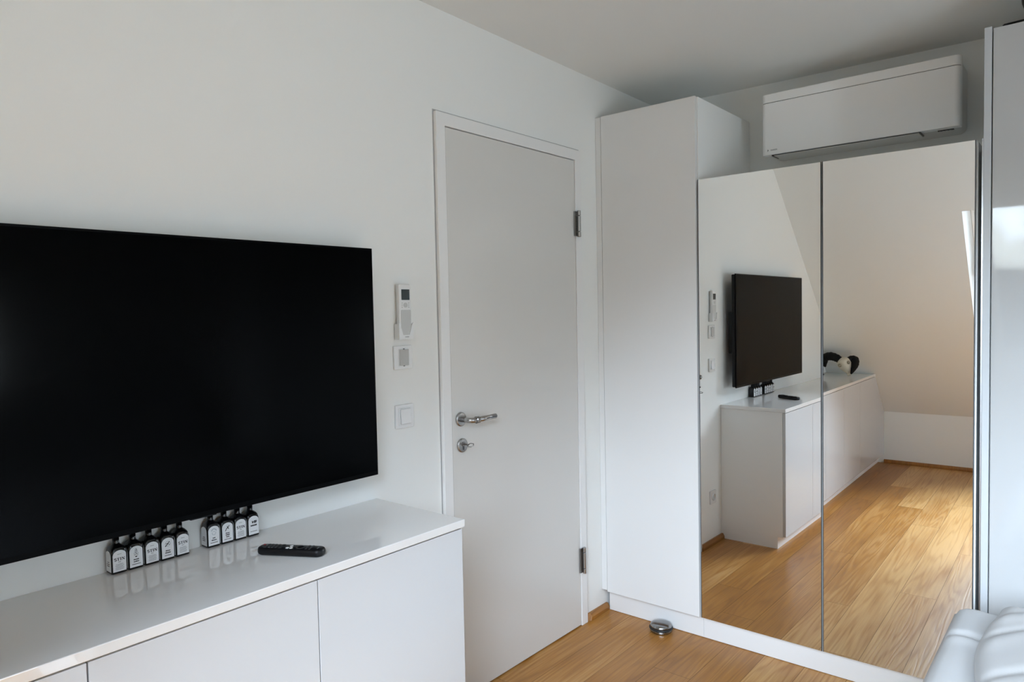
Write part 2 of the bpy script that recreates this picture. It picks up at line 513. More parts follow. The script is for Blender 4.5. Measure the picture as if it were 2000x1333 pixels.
for z0, z1 in ((1.789, 1.908), (0.247, 0.369)):
    bm = bmesh.new()
    box(bm, 2.643, 2.6565, -0.0205, -0.0127, z0 + 0.004, z1 - 0.004)
    box(bm, 2.6565, 2.682, -0.0205, -0.0165, z0 + 0.004, z1 - 0.004)
    h = obj('hinge', bm, M['steel_dark'], d, bevel=0.001)
    bm = bmesh.new()
    for a, b in ((z0, z0 + 0.023), (z0 + 0.0245, z1 - 0.0245), (z1 - 0.023, z1)):
        lathe([(0.0065, a), (0.008, a + 0.0015), (0.008, b - 0.0015), (0.0065, b)], 20, bm, Matrix.Translation((2.664, -0.0285, 0)))
    obj('hinge_barrel', bm, M['steel'], h, smooth=False, bevel=0.0005)
# lever handle
ry = Matrix.Rotation(R(90), 4, 'X')      # lathe axis z -> -y
def lathe_y(prof, x, y, z, seg=40, bm=None):
    return lathe(prof, seg, bm, Matrix.Translation((x, y, z)) @ ry)
hd = obj('door_handle', lathe_y([(0, 0), (0.0265, 0), (0.0265, 0.006), (0.0235, 0.009), (0.012, 0.0095), (0, 0.0095)], 1.885, -0.0126, 1.062), M['steel'], d, bevel=0.0006)
bm = tube([(1.885, -0.0225, 1.062), (1.885, -0.045, 1.0615), (1.887, -0.056, 1.061), (1.893, -0.063, 1.0605), (1.901, -0.066, 1.060), (1.916, -0.067, 1.060)], [0.0095, 0.0095, 0.0098, 0.010, 0.010, 0.010], 20)
obj('handle_neck', bm, M['steel'], hd, smooth=True)
rx = Matrix.Rotation(R(90), 4, 'Y')
bm = lathe([(0.0098, 0), (0.0135, 0.003), (0.0135, 0.008), (0.011, 0.010), (0.011, 0.013), (0.0128, 0.015), (0.0128, 0.019), (0.0098, 0.022)], 28, None, Matrix.Translation((1.909, -0.067, 1.060)) @ rx)
obj('handle_collar', bm, M['steel_dark'], hd, bevel=0.0005)
bm = tube([(1.930, -0.067, 1.060), (1.958, -0.067, 1.0605), (1.975, -0.067, 1.061), (2.022, -0.067, 1.062)], [0.0098, 0.0098, 0.0095, 0.0095], 20)
ln = obj('handle_grip', bm, M['steel'], hd, smooth=True)
bm = prism(rrect(0.056, 0.0035, 0.0017, 4, 1.991, 1.0613), 'y', -0.0774, -0.0764)
obj('grip_slot', bm, M['edge_dark'], ln)
# key plate
kp = obj('key_plate', lathe_y([(0, 0), (0.0265, 0), (0.0265, 0.006), (0.0235, 0.009), (0, 0.0095)], 1.889, -0.0126, 0.964), M['steel'], d, bevel=0.0006)
obj('lock_cylinder', lathe_y([(0, 0), (0.0085, 0), (0.0085, 0.0025), (0, 0.0025)], 1.889, -0.0223, 0.969, 24), M['steel_dark'], kp)
obj('keyhole_slot', prism([(1.8855, 0.9475), (1.8925, 0.9475), (1.8925, 0.965), (1.8855, 0.965)], 'y', -0.0232, -0.0222), M['edge_dark'], kp)
bm = bmesh.new()
box(bm, 1.8878, 1.8902, -0.048, -0.0250, 0.966, 0.972)
bm2 = bmesh.new()
prof = [(0.000, -0.006), (0.004, -0.010), (0.018, -0.0095), (0.025, 0), (0.018, 0.0095), (0.004, 0.010), (0.000, 0.006)]
for pa, pb in zip(prof, prof[1:] + prof[:1]):
    tube([(1.889 + pa[1] * 0.8, -0.048 - pa[0], 0.969 + pa[1] * 0.5), (1.889 + pb[1] * 0.8, -0.048 - pb[0], 0.969 + pb[1] * 0.5)], 0.0017, 8, bm2)
merge(bm, bm2)
tag(obj('door_key', bm, M['steel_dark']), 'small steel key left in the keyhole of the white door', 'key')

# ------------------------------------------------------------------ television
TX0, TX1, TZ0, TZ1 = 0.2056, 1.4338, 0.9503, 1.6659
tv = thing('television', 'large flat television with black screen hung on the wall above the long sideboard', 'television', (0.82, 0, TZ0))
obj('casing', bx(TX0 + 0.004, TX1 - 0.004, -0.0745, -0.052, TZ0 + 0.004, TZ1 - 0.004), M['black_plastic'], tv, bevel=0.006)
obj('bezel', bx(TX0, TX1, -0.083, -0.075, TZ0, TZ1), M['bezel'], tv, bevel=0.0012)
obj('screen', bx(TX0 + 0.006, TX1 - 0.006, -0.0838, -0.0832, TZ0 + 0.014, TZ1 - 0.006), M['screen'], tv)
obj('rear_housing', bx(TX0 + 0.10, TX1 - 0.018, -0.0515, -0.024, 1.165, 1.43), M['black_plastic'], tv, bevel=0.006)
br = obj('wall_bracket', bx(0.62, 1.02, -0.0235, -0.0006, 1.16, 1.44), M['black_plastic'], tv, bevel=0.003)
obj('infrared_sensor', bx(0.835, 0.905, -0.072, -0.058, TZ0 - 0.006, TZ0 + 0.0035), M['black_plastic'], tv, bevel=0.002)

# ------------------------------------------------------------------ sideboard run
ZS, SD, ZU = 0.8493, 0.4052, 0.8265
def slope_x(z): return XK + (z - ZK) / SL + 0.003
wt = [(slope_x(ZU) , ZU), (1.4904, ZU), (1.4904, ZS), (slope_x(ZS), ZS)]
tag(obj('worktop', prism(wt, 'y', -SD, -0.0008), M['worktop'], None, bevel=0.002), 'long glossy white worktop covering the row of low cabinets', 'worktop')
seams = [1.483, 0.981, 0.477, -0.027, -0.531, -1.438]
cab_labels = ['white low cabinet at the door end of the row, its side panel facing the door',
              'white low cabinet under the middle of the television, second from the door end',
              'white low cabinet below the left edge of the television, cut off by the photo corner',
              'white low cabinet seen only in the mirror, next to the slanted end cabinet',
              'white low cabinet with slanted end under the sloping roof, seen in the mirror']
PZ = 0.072
for i in range(5):
    xr, xl = seams[i], seams[i + 1]
    c = thing('base_cabinet', cab_labels[i], 'cabinet', ((xl + xr) / 2, -0.2, 0.0), 'white low cabinets under the worktop')
    g = 0.0014
    zt_ = ZU - 0.001
    zd = ZU - 0.0045
    if i < 4:
        obj('carcass', bx(xl + 0.0004, xr - 0.0004, -0.384, -0.001, PZ + 0.0005, zt_), M['foil_white'], c)
        dr = obj('door', bx(xl + g, xr - g, -SD + 0.004, -0.3845, 0.078, zd), M['high_gloss'], c, bevel=0.0012)
    else:
        def outline(x1, z0, z1, e=0.0):
            return [(XK + 0.003 + e, z0), (x1, z0), (x1, z1), (slope_x(z1) + e, z1), (XK + 0.003 + e, ZK)]
        obj('carcass', prism(outline(xr - 0.0004, PZ + 0.0005, zt_), 'y', -0.384, -0.001), M['foil_white'], c)
        obj('door', prism(outline(xr - g, 0.078, zd, 0.002), 'y', -SD + 0.004, -0.3845), M['high_gloss'], c)
    if i == 0:
        obj('plinth', bx(xl + 0.0005, xr - 0.001, -0.352, -0.001 , 0.0005, PZ), M['foil_white'], c)
    else:
        obj('plinth', bx(max(xl, XK) + 0.003, xr - 0.0005, -0.352, -0.30, 0.0005, PZ), M['foil_white'], c)

# ------------------------------------------------------------------ small things on the worktop: bottles
# body: rounded square with arched shoulders, front label + side label
def body_bm():
    bm = bmesh.new()
    levels = [(0.0, 0.030, 0.004), (0.0015, 0.0355, 0.005), (0.050, 0.0355, 0.005), (0.056, 0.0345, 0.006), (0.061, 0.0315, 0.008), (0.065, 0.0265, 0.010), (0.068, 0.020, 0.0095), (0.070, 0.0155, 0.0077), (0.072, 0.0150, 0.00745), (0.086, 0.0150, 0.00745)]
    prev = None
    for z, wd, r in levels:
        ring = [bm.verts.new((x, y, z)) for x, y in rrect(wd, wd, r, 5)]
        if prev:
            n_ = len(ring)
            for k in range(n_): bm.faces.new((prev[k], prev[(k + 1) % n_], ring[(k + 1) % n_], ring[k]))
        else: bm.faces.new(ring[::-1])
        prev = ring
    bm.faces.new(prev)
    return bm
def arch(wd, h, rtop=None, n=10):
    """outline of an arched label in (x,z)"""
    a = wd / 2
    pts = [(-a, 0), (a, 0)]
    hh = h - a * 0.80
    for i in range(n + 1):
        t = math.pi * i / n
        pts.append((a * math.cos(t), hh + a * 0.80 * math.sin(t)))
    return pts
LW, LH, LZ = 0.030, 0.051, 0.0055
def strip(bm, x0, x1, z0, z1):
    prism([(x0, z0), (x1, z0), (x1, z1), (x0, z1)], 'y', -0.0187, -0.0184, bm)
def seg(bm, pts, w_):
    for (xa, za), (xb, zb) in zip(pts, pts[1:]):
        d_ = Vector((xb - xa, zb - za)); L_ = d_.length
        if L_ < 1e-7: continue
        n_ = Vector((-d_.y, d_.x)) / L_ * w_ / 2
        prism([(xa + n_.x, za + n_.y), (xa - n_.x, za - n_.y), (xb - n_.x, zb - n_.y), (xb + n_.x, zb + n_.y)], 'y', -0.0187, -0.0184, bm)
def small_type(bm, z, wd, h, seed, gap=0.35):
    """a line of tiny unreadable type"""
    r_ = random.Random(seed); x = -wd / 2
    while x < wd / 2:
        l_ = h * r_.uniform(0.5, 1.0)
        strip(bm, x, min(x + l_ * (1 - gap), wd / 2), z, z + h * r_.uniform(0.7, 1.0)); x += l_
def serif_word(bm, z, h):
    """S T I N in heavy serif capitals"""
    st = h * 0.24; th = h * 0.11
    x = -0.0118
    # S
    pts = []
    for i in range(11):
        t = R(30 + 240 * i / 10); pts.append((x + 0.0026 + 0.0023 * math.cos(t), z + h * 0.74 + h * 0.23 * math.sin(t)))
    for i in range(11):
        t = R(90 - 240 * i / 10); pts.append((x + 0.0026 + 0.0024 * math.cos(t), z + h * 0.26 + h * 0.25 * math.sin(t)))
    seg(bm, pts, st * 0.85)
    # T
    x = -0.0056
    strip(bm, x, x + 0.0058, z + h - th, z + h); strip(bm, x + 0.0029 - st / 2, x + 0.0029 + st / 2, z, z + h)
    strip(bm, x, x + th, z + h * 0.75, z + h); strip(bm, x + 0.0058 - th, x + 0.0058, z + h * 0.75, z + h); strip(bm, x + 0.0014, x + 0.0044, z, z + th)
    # I
    x = 0.0014
    strip(bm, x + 0.0014 - st / 2, x + 0.0014 + st / 2, z, z + h); strip(bm, x, x + 0.0028, z, z + th); strip(bm, x, x + 0.0028, z + h - th, z + h)
    # N
    x = 0.0054
    seg(bm, [(x + 0.0008, z), (x + 0.0008, z + h)], th); seg(bm, [(x + 0.0054, z), (x + 0.0054, z + h)], th)
    seg(bm, [(x + 0.0008, z + h), (x + 0.0054, z)], st); strip(bm, x, x + 0.002, z, z + th); strip(bm, x + 0.0042, x + 0.0064, z + h - th, z + h)
def art(kind):
    blk = bmesh.new(); grey = bmesh.new()
    if kind == 'word':
        serif_word(blk, 0.0318, 0.0068)
        small_type(grey, 0.0275, 0.006, 0.0020, 1)
        small_type(grey, 0.0465, 0.009, 0.0014, 5)
        for k in range(5): small_type(grey, 0.0100 + 0.0031 * k, 0.017 + 0.002 * (k % 2), 0.0013, 9 + k)
    elif kind == 'ornament':
        for k, (rx_, zc) in enumerate(((0.0022, 0.0475), (0.0034, 0.0435), (0.0050, 0.0385), (0.0042, 0.0345))):
            seg(grey, [(rx_ * math.cos(R(a)), zc + 0.0026 * math.sin(R(a))) for a in range(0, 361, 30)], 0.0006)
        seg(blk, [(0, 0.050), (0.001, 0.046), (-0.001, 0.041), (0.0015, 0.036)], 0.0008)
        prism([(0.0024 * math.cos(R(a)), 0.0305 + 0.0013 * math.sin(R(a))) for a in range(0, 360, 45)], 'y', -0.0187, -0.0184, blk)
        small_type(blk, 0.0225, 0.0125, 0.0030, 3, 0.18); small_type(blk, 0.0175, 0.0125, 0.0030, 4, 0.18); small_type(blk, 0.0118, 0.020, 0.0016, 6, 0.2)
    elif kind == 'ring figure':
        seg(grey, [(0.0062 * math.cos(R(a)), 0.0415 + 0.0062 * math.sin(R(a))) for a in range(0, 361, 24)], 0.0006)
        seg(blk, [(-0.0065, 0.0350), (-0.002, 0.0395), (0.001, 0.0435), (0.0045, 0.0465)], 0.0019)
        seg(blk, [(-0.0045, 0.0425), (0.0, 0.0415), (0.0045, 0.0385)], 0.0013)
        small_type(blk, 0.0230, 0.0115, 0.0030, 13, 0.18); small_type(blk, 0.0178, 0.0135, 0.0030, 14, 0.18); small_type(blk, 0.0118, 0.017, 0.0016, 16, 0.2)
    elif kind == 'leaping figure':
        seg(blk, [(-0.0065, 0.0345), (-0.0035, 0.0395), (0.0005, 0.0435), (0.0055, 0.0480)], 0.0017)
        seg(blk, [(-0.0010, 0.0470), (0.0005, 0.0430), (0.0035, 0.0385)], 0.0015)
        seg(blk, [(-0.003, 0.0415), (0.003, 0.0425)], 0.0011)
        for k in range(3): small_type(blk, 0.0272 - 0.0050 * k, 0.011 - 0.0025 * (k == 2), 0.0030, 23 + k, 0.18)
        small_type(blk, 0.0115, 0.020, 0.0015, 26, 0.2)
    elif kind == 'pale glass':
        seg(grey, [(-0.0062, 0.0435), (-0.005, 0.0475), (0.000, 0.0495), (0.006, 0.0465), (0.0064, 0.043)], 0.0022)
        seg(grey, [(-0.0050, 0.0405), (-0.0042, 0.0345), (0.0015, 0.0325), (0.0045, 0.0355), (0.0055, 0.0405)], 0.0010)
        seg(grey, [(-0.0015, 0.0425), (0.0025, 0.0415)], 0.0014)
        small_type(blk, 0.0235, 0.0075, 0.0030, 33, 0.18); small_type(blk, 0.0180, 0.0140, 0.0030, 34, 0.18); small_type(blk, 0.0118, 0.020, 0.0015, 36, 0.2)
    elif kind == 'slanted letters':
        t_ = text_bm('VB', 0.0118, 0.0003, 0.35, 0.0006)
        t_.transform(Matrix.Translation((0.0, -0.01855, 0.0395)) @ Matrix.Rotation(R(90), 4, 'X') @ Matrix.Diagonal((1.1, 0.75, 1, 1)))
        merge(blk, t_)
        small_type(blk, 0.0285, 0.0185, 0.0042, 43, 0.15); small_type(blk, 0.0135, 0.020, 0.0013, 46, 0.2)
    return blk, grey
body_me = label_me = side_me = cap_me = None
art_me = {}
def mesh_of(o): return o.data
def make_bottle(x, kind, label, group, side_pale=False):
    global body_me, label_me, side_me, cap_me
    b = thing('bottle', label, 'bottle', (x, -0.0205, ZS + 0.0004), group)
    if body_me is None:
        o = obj('glass_body', body_bm(), M['bottle'], b, world=False, smooth=True); body_me = o.data
        o = obj('cap', lathe([(0, 0.0862), (0.0088, 0.0862), (0.0092, 0.088), (0.0092, 0.099), (0.0084, 0.1005), (0, 0.1005)], 24), M['black_plastic'], b, world=False, bevel=0.0005); cap_me = o.data
        o = obj('front_label', prism([(p[0], p[1] + LZ) for p in arch(LW, LH)], 'y', -0.01835, -0.0179), M['label'], b, world=False); label_me = o.data
        o2 = obj('side_label', prism([(p[0], p[1] + LZ) for p in arch(LW - 0.002, LH - 0.001)], 'x', -0.01835, -0.0179), M['label'], b, world=False); side_me = o2.data
    else:
        link(bpy.data.objects.new('glass_body', body_me), b)
        link(bpy.data.objects.new('cap', cap_me), b)
        o = link(bpy.data.objects.new('front_label', label_me), b)
        o2 = link(bpy.data.objects.new('side_label', side_me), b)
    if kind not in art_me:
        blk, grey = art(kind)
        me1 = bpy.data.meshes.new('print'); blk.to_mesh(me1); blk.free(); me1.materials.append(M['print_black'])
        me2 = bpy.data.meshes.new('fine_print'); grey.to_mesh(me2); grey.free()
        me2.materials.append(M['print_pale'] if kind == 'pale glass' else M['print_grey'])
        art_me[kind] = (me1, me2)
    for fr_lab in [c_ for c_ in b.children if c_.name.startswith('front_label')]:
        link(bpy.data.objects.new('print', art_me[kind][0]), fr_lab)
        if len(art_me[kind][1].vertices): link(bpy.data.objects.new('fine_print', art_me[kind][1]), fr_lab)
    for sl_ in [c_ for c_ in b.children if c_.name.startswith('side_label')]:
        # the side label carries three short lines of type
        if 'side' not in art_me:
            t_ = bmesh.new()
            for k, (z_, w_) in enumerate(((0.018, 0.014), (0.0225, 0.016), (0.027, 0.011))): small_type(t_, z_, w_, 0.0026, 60 + k, 0.18)
            t_.transform(Matrix.Rotation(R(-90), 4, 'Z'))
            me_ = bpy.data.meshes.new('print'); t_.to_mesh(me_); t_.free(); me_.materials.append(M['print_grey']); art_me['side'] = me_
        link(bpy.data.objects.new('print', art_me['side']), sl_)
    return b
G1 = 'dark square bottles in the left row of five under the television'
G2 = 'dark square bottles in the right row of four under the television'
for k, (kd, lb) in enumerate([
        ('word', 'dark square bottle with a four-letter word label, first of the left five'),
        ('ornament', 'dark square bottle with a tall ornament over a black drop on its white label'),
        ('word', 'dark square bottle with a four-letter word label, middle of the left five'),
        ('ring figure', 'dark square bottle with a figure inside a circle on its white label'),
        ('word', 'dark square bottle with a four-letter word label, right end of the left five')]):
    make_bottle(0.676 + 0.0382 * k, kd, lb, G1)
for k, (kd, lb) in enumerate([
        ('pale glass', 'dark square bottle with a pale blue drawing, left end of the right four'),
        ('leaping figure', 'dark square bottle with a leaping black figure and no circle on its label'),
        ('word', 'dark square bottle with a four-letter word label, third of the right four'),
        ('slanted letters', 'dark square bottle labelled with two heavy slanted capital letters, nearest the remote')]):
    make_bottle(0.9115 + 0.0382 * k, kd, lb, G2)

# ------------------------------------------------------------------ television remote
rc = thing('remote_control', 'black television remote with white middle buttons lying on the white worktop', 'remote control', (1.004, -0.257, ZS + 0.0005), rz=math.atan2(-0.868, 0.497))
bm = bmesh.new()
prev = None
for z_, ins in ((0, 0.005), (0.003, 0.0012), (0.008, 0.0), (0.014, 0.0004), (0.0175, 0.002), (0.019, 0.0045)):
    ring = []
    for x_, y_ in rrect(0.180 - 2 * ins, 0.041 - 2 * ins, 0.0175 - ins * 0.8, 8): ring.append(bm.verts.new((x_, y_, z_)))
    if prev:
        for k in range(len(ring)): bm.faces.new((prev[k], prev[(k + 1) % len(ring)], ring[(k + 1) % len(ring)], ring[k]))
    else: bm.faces.new(ring[::-1])
    prev = ring
bm.faces.new(prev)
obj('casing', bm, M['black_plastic'], rc, world=False, smooth=True)
bt_me = None
def button(x_, y_, w_, h_, m_, nm='button', z1=0.0202):
    return obj(nm, prism(rrect(w_, h_, min(w_, h_) * 0.35, 3, x_, y_), 'z', 0.0191, z1), m_, rc, world=False)
for i in range(4):
    for j in range(3): button(-0.066 + i * 0.0095, -0.0105 + j * 0.0105, 0.006, 0.0075, M['button_grey'])
button(-0.078, 0.0085, 0.006, 0.006, M['button_red'], 'power_button')
button(-0.0255, -0.0115, 0.008, 0.0055, M['button_grey']); button(-0.0255, 0.0115, 0.008, 0.0055, M['button_grey'])
for x_, y_ in ((0.006, -0.010), (-0.004, -0.010), (0.001, 0.004)): button(x_ - 0.002, y_, 0.0075, 0.0085, M['button_white'], 'white_button', 0.0205)
obj('navigation_ring', lathe([(0.0085, 0.0191), (0.0125, 0.0191), (0.0125, 0.0203), (0.0085, 0.0203), (0.0085, 0.0191)], 28, None, Matrix.Translation((0.025, 0, 0))), M['button_grey'], rc, world=False)
for i, w_ in enumerate((0.008, 0.008, 0.008)): button(0.045, -0.0105 + i * 0.0105, 0.005, w_, M['button_grey'])
for i in range(4): button(0.055, -0.012 + i * 0.008, 0.004, 0.006, M['button_grey'])
t_ = bmesh.new()
prism([(-0.0052, -0.001), (0.0052, -0.001), (0.0052, 0.001), (-0.0052, 0.001)], 'z', 0, 0.0003, t_)
t_.transform(Matrix.Translation((0.073, 0, 0.0191)) @ Matrix.Rotation(R(90), 4, 'Z'))
obj('lettering', t_, M['print_grey'], rc, world=False)

# ------------------------------------------------------------------ wall fittings between television and door
def switch(zc, kind, label):
    s = thing('light_switch' if kind == 'rocker' else 'wall_sensor', label, 'switch' if kind == 'rocker' else 'sensor', (1.6175, 0, zc))
    w_ = 0.081
    obj('cover_frame', prism(rrect(w_, w_, 0.003, 3), 'y', -0.0095, -0.0006), M['white_plastic'], s, world=False, bevel=0.002)
    if kind == 'rocker':
        obj('surround', prism(rrect(0.060, 0.060, 0.002, 3), 'y', -0.0115, -0.0097), M['white_plastic'], s, world=False, bevel=0.0008)
        bm = bmesh.new()
        prism([(-0.0116, -0.025), (-0.0185, -0.0250), (-0.0135, 0.0), (-0.0150, 0.0250), (-0.0116, 0.025)], 'x', -0.0235, 0.0235, bm)
        obj('rocker', bm, M['white_plastic'], s, world=False, bevel=0.001)
        for z_ in (-0.0268, 0.0268): obj('rocker_gap', bx(-0.022, 0.022, -0.0120, -0.0114, z_ - 0.0009, z_ + 0.0009), M['grey_plastic'], s, world=False)
    else:
        bm = prism(rrect(0.046, 0.060, 0.003, 3), 'y', -0.0112, -0.0097)
        obj('surround', bm, M['white_plastic'], s, world=False, bevel=0.0006)
        obj('sensor_window', prism(rrect(0.041, 0.055, 0.002, 3), 'y', -0.0150, -0.0113), M['sensor'], s, world=False, bevel=0.002)
        for z_ in (-0.0292, 0.0292): obj('clip', bx(-0.0035, 0.0035, -0.0124, -0.0113, z_ - 0.0012, z_ + 0.0012), M['edge_dark'], s, world=False)
    return s
switch(1.1078, 'rocker', 'lower of the two square white switches beside the door, with a plain white rocker')
switch(1.3100, 'sensor', 'square white wall plate with grey centre directly under the remote holder')

# air-conditioner remote in its wall holder
hx0, hx1 = 1.585, 1.649
hx, hw = (hx0 + hx1) / 2, hx1 - hx0
hold = thing('remote_holder', 'white plastic wall holder gripping the air conditioner remote left of the door', 'holder', (hx, 0, 1.375))
bm = bmesh.new()
obj('back_plate', bx(hx - 0.024, hx + 0.024, -0.0035, -0.0006, 1.385, 1.50), M['white_plastic'], hold, bevel=0.001)
cup = [(-0.033, 0.0), (0.033, 0.0), (0.033, 0.056), (0.027, 0.050), (0.015, 0.014), (-0.015, 0.014), (-0.027, 0.050), (-0.033, 0.056)]
bm = bmesh.new()
prism([(hx + a * hw / 0.066, 1.373 + b) for a, b in cup], 'y', -0.0285, -0.0262, bm)
box(bm, hx - hw / 2, hx + hw / 2, -0.0262, -0.004, 1.373, 1.3755)
box(bm, hx - hw / 2, hx - hw / 2 + 0.002, -0.0262, -0.004, 1.3755, 1.425)
box(bm, hx + hw / 2 - 0.002, hx + hw / 2, -0.0262, -0.004, 1.3755, 1.425)
ho = obj('cup', bm, M['white_plastic'], hold)
t_ = text_bm('DAIKIN', 0.0052, 0.0003, 0, 0.0001)
t_.transform(Matrix.Translation((hx + 0.002, -0.0287, 1.3805)) @ Matrix.Rotation(R(90), 4, 'X'))
obj('lettering', t_, M['print_grey'], ho)
acr = thing('air_conditioner_remote', 'slim white remote with dark display standing in the wall holder left of the door', 'remote control', (hx, -0.018, 1.377))
mt = Matrix.Translation((hx, -0.0140, 1.3765)) @ Matrix.Rotation(R(0.2), 4, 'X')
def rpart(nm, pts, y0, y1, m_, par=acr, bevel=0.0):
    bm = prism(pts, 'y', y0, y1); bm.transform(mt)
    return obj(nm, bm, m_, par, bevel=bevel)
rpart('casing', rrect(0.054, 0.182, 0.006, 4, 0, 0.0915), -0.011, 0.005, M['white_plastic'], bevel=0.003)
rpart('display', rrect(0.036, 0.036, 0.001, 2, 0.0015, 0.1475), -0.0118, -0.0111, M['lcd'])
rpart('cover_flap', rrect(0.044, 0.088, 0.003, 3, 0.002, 0.052), -0.0119, -0.0111, M['grey_plastic'])
rpart('round_button', [(0.001 + 0.0085 * math.cos(R(a)), 0.112 + 0.0085 * math.sin(R(a))) for a in range(0, 360, 20)], -0.0122, -0.0111, M['grey_plastic'])
for sx in (-0.014, 0.016):
    for sz in (0.105, 0.112, 0.119): rpart('button', rrect(0.005, 0.0035, 0.001, 2, sx, sz), -0.0120, -0.0111, M['grey_plastic'])

# socket, seen only in the mirror
so = thing('wall_socket', 'small white socket low on the wall between sideboard and door, seen in the mirror', 'socket', (1.616, 0, 0.292))
obj('cover_frame', prism(rrect(0.081, 0.081, 0.003, 3), 'y', -0.0095, -0.0006), M['white_plastic'], so, world=False, bevel=0.002)
obj('socket_well', lathe([(0.0195, 0.0), (0.0215, 0.0), (0.0215, 0.006), (0.0195, 0.006), (0.0195, 0.0)], 28, None, Matrix.Translation((0, -0.0097, 0)) @ ry), M['white_plastic'], so, world=False)
obj('socket_face', lathe([(0, 0), (0.019, 0), (0.019, 0.001), (0, 0.001)], 28, None, Matrix.Translation((0, -0.0097, 0)) @ ry), M['grey_plastic'], so, world=False)

# ------------------------------------------------------------------ wardrobes
Y1, Y2, Y3, Y4 = -0.5069, -1.0174, -1.517, -1.535
ZP, ZM, ZW = 0.103, 2.0051, 2.36
XP = XW + 0.036      # plinth front
# tall one in the corner
wd = thing('tall_wardrobe', 'tall narrow white wardrobe standing in the corner beside the door', 'wardrobe', (3.15, -0.27, 0))
obj('carcass', bx(XW + 0.020, XB - 0.002, Y1 + 0.0035, -0.030, ZP + 0.001, ZW - 0.002), M['foil_white'], wd)
obj('door', bx(XW - 0.002, XW + 0.018, Y1 + 0.003, -0.032, ZP, ZW), M['gloss_white'], wd, bevel=0.0015)
obj('filler_strip', bx(XW, XW + 0.018, -0.0295, -0.001, ZP + 0.006, ZW - 0.001), M['gloss_white'], wd, bevel=0.001)
obj('side_panel', bx(XW + 0.019, XB - 0.003, Y1 - 0.001, Y1 + 0.003, ZM + 0.001, ZW - 0.001), M['foil_white'], wd)
obj('plinth', bx(XP, XP + 0.018, Y1 + 0.0005, -0.021, 0.002, ZP - 0.001), M['gloss_white'], wd)
# low one with two mirror doors
mw = thing('mirror_wardrobe', 'lower white wardrobe with two mirrored doors under the air conditioner', 'wardrobe', (3.15, -1.01, 0))
obj('carcass', bx(XW + 0.024, XB - 0.002, Y3 + 0.0005, Y1 - 0.0015, ZP + 0.001, ZM - 0.004), M['foil_white'], mw)
obj('plinth', bx(XP, XP + 0.018, Y3 - 0.012, Y1 - 0.0005, 0.002, ZP - 0.001), M['gloss_white'], mw)
for ya, yb, ang, nm in ((Y1 - 0.0045, Y2 + 0.002, -0.0039, 'a'), (Y2 - 0.002, Y3 + 0.005, 0.0098, 'b')):
    # the mirror plane passes through (XW, Y2) and is turned a fraction of a degree about z
    mt2 = Matrix.Translation((XW, Y2, 0)) @ Matrix.Rotation(ang, 4, 'Z') @ Matrix.Translation((-XW, -Y2, 0))
    bm = bx(XW + 0.0045, XW + 0.018, ya, yb, ZP, ZM); bm.transform(mt2)
    dr = obj('mirror_door', bm, M['foil_white'], mw)
    bm = bx(XW, XW + 0.0042, ya - 0.0028, yb + 0.0028, ZP + 0.0008, ZM - 0.0008)
    bm.transform(mt2)
    obj('mirror_glass', bm, M['mirror'], dr)
    bm = bmesh.new()
    box(bm, XW + 0.0002, XW + 0.0044, ya - 0.0026, ya, ZP, ZM); box(bm, XW + 0.0002, XW + 0.0044, yb, yb + 0.0026, ZP, ZM)
    bm.transform(mt2)
    obj('edge_trim', bm, M['edge_dark'], dr)
    zc = 1.116 if nm == 'a' else 1.193
    yc = ya - 0.001 if nm == 'a' else ya - 0.003
    bm = lathe([(0, 0), (0.0032, 0), (0.0032, 0.0012), (0, 0.0012)], 16, None, Matrix.Translation((XW - 0.0002, ya - 0.0034, zc)) @ Matrix.Rotation(R(-90), 4, 'Y'))
    bm.transform(mt2); obj('bumper', bm, M['rubber'], dr)
# tall one at the right edge
rw = thing('tall_wardrobe', 'tall white high-gloss wardrobe at the right edge of the photo, reflecting the window', 'wardrobe', (3.15, -2.2, 0))
obj('side_panel', bx(XW - 0.004, XB - 0.003, Y4 - 0.020, Y4 + 0.001, 0.012, ZW + 0.006), M['panel_grey'], rw, bevel=0.001)
obj('edge_profile', bx(XW - 0.001, XW + 0.016, Y4 + 0.0014, Y4 + 0.006, 0.105, ZM), M['alu'], rw)
yd = Y4 - 0.0235
obj('carcass', bx(XW + 0.022, XB - 0.003, YR + 0.03, Y4 - 0.0205, ZP + 0.001, ZW - 0.002), M['foil_white'], rw)
for k in range(2):
    obj('door', bx(XW - 0.002, XW + 0.018, yd - 0.78 * (k + 1) + 0.003, yd - 0.78 * k, ZP, ZW), M['pearl_gloss'], rw, bevel=0.0015)
obj('plinth', bx(XP, XP + 0.018, YR + 0.03, Y4 - 0.021, 0.002, ZP - 0.001), M['gloss_white'], rw)

# black stand lying on the right wardrobe
st = thing('black_stand', 'black round-headed object on a thin wire foot lying on top of the right wardrobe', 'stand', (2.92, -1.68, ZW))
bm = tube([(2.872, -1.585, ZW + 0.010), (2.872, -1.66, ZW + 0.012), (2.875, -1.78, ZW + 0.012)], 0.0035, 8)
foot = obj('wire_foot', bm, M['black_plastic'], st, smooth=True)
for yy_ in (-1.588, -1.645, -1.775):
    obj('foot_pad', lathe([(0, 0), (0.007, 0), (0.007, 0.009), (0, 0.009)], 14, None, Matrix.Translation((2.872, yy_, ZW + 0.0005))), M['rubber'], st)
obj('stem', tube([(2.875, -1.71, ZW + 0.012), (2.885, -1.70, ZW + 0.05)], 0.006, 10), M['black_plastic'], st, smooth=True)
bm = bmesh.new(); bmesh.ops.create_uvsphere(bm, u_segments=24, v_segments=14, radius=0.060)
bm.transform(Matrix.Translation((2.885, -1.690, ZW + 0.080)) @ Matrix.Diagonal((0.8, 1, 1, 1)))
obj('round_head', bm, M['black_plastic'], st, smooth=True)

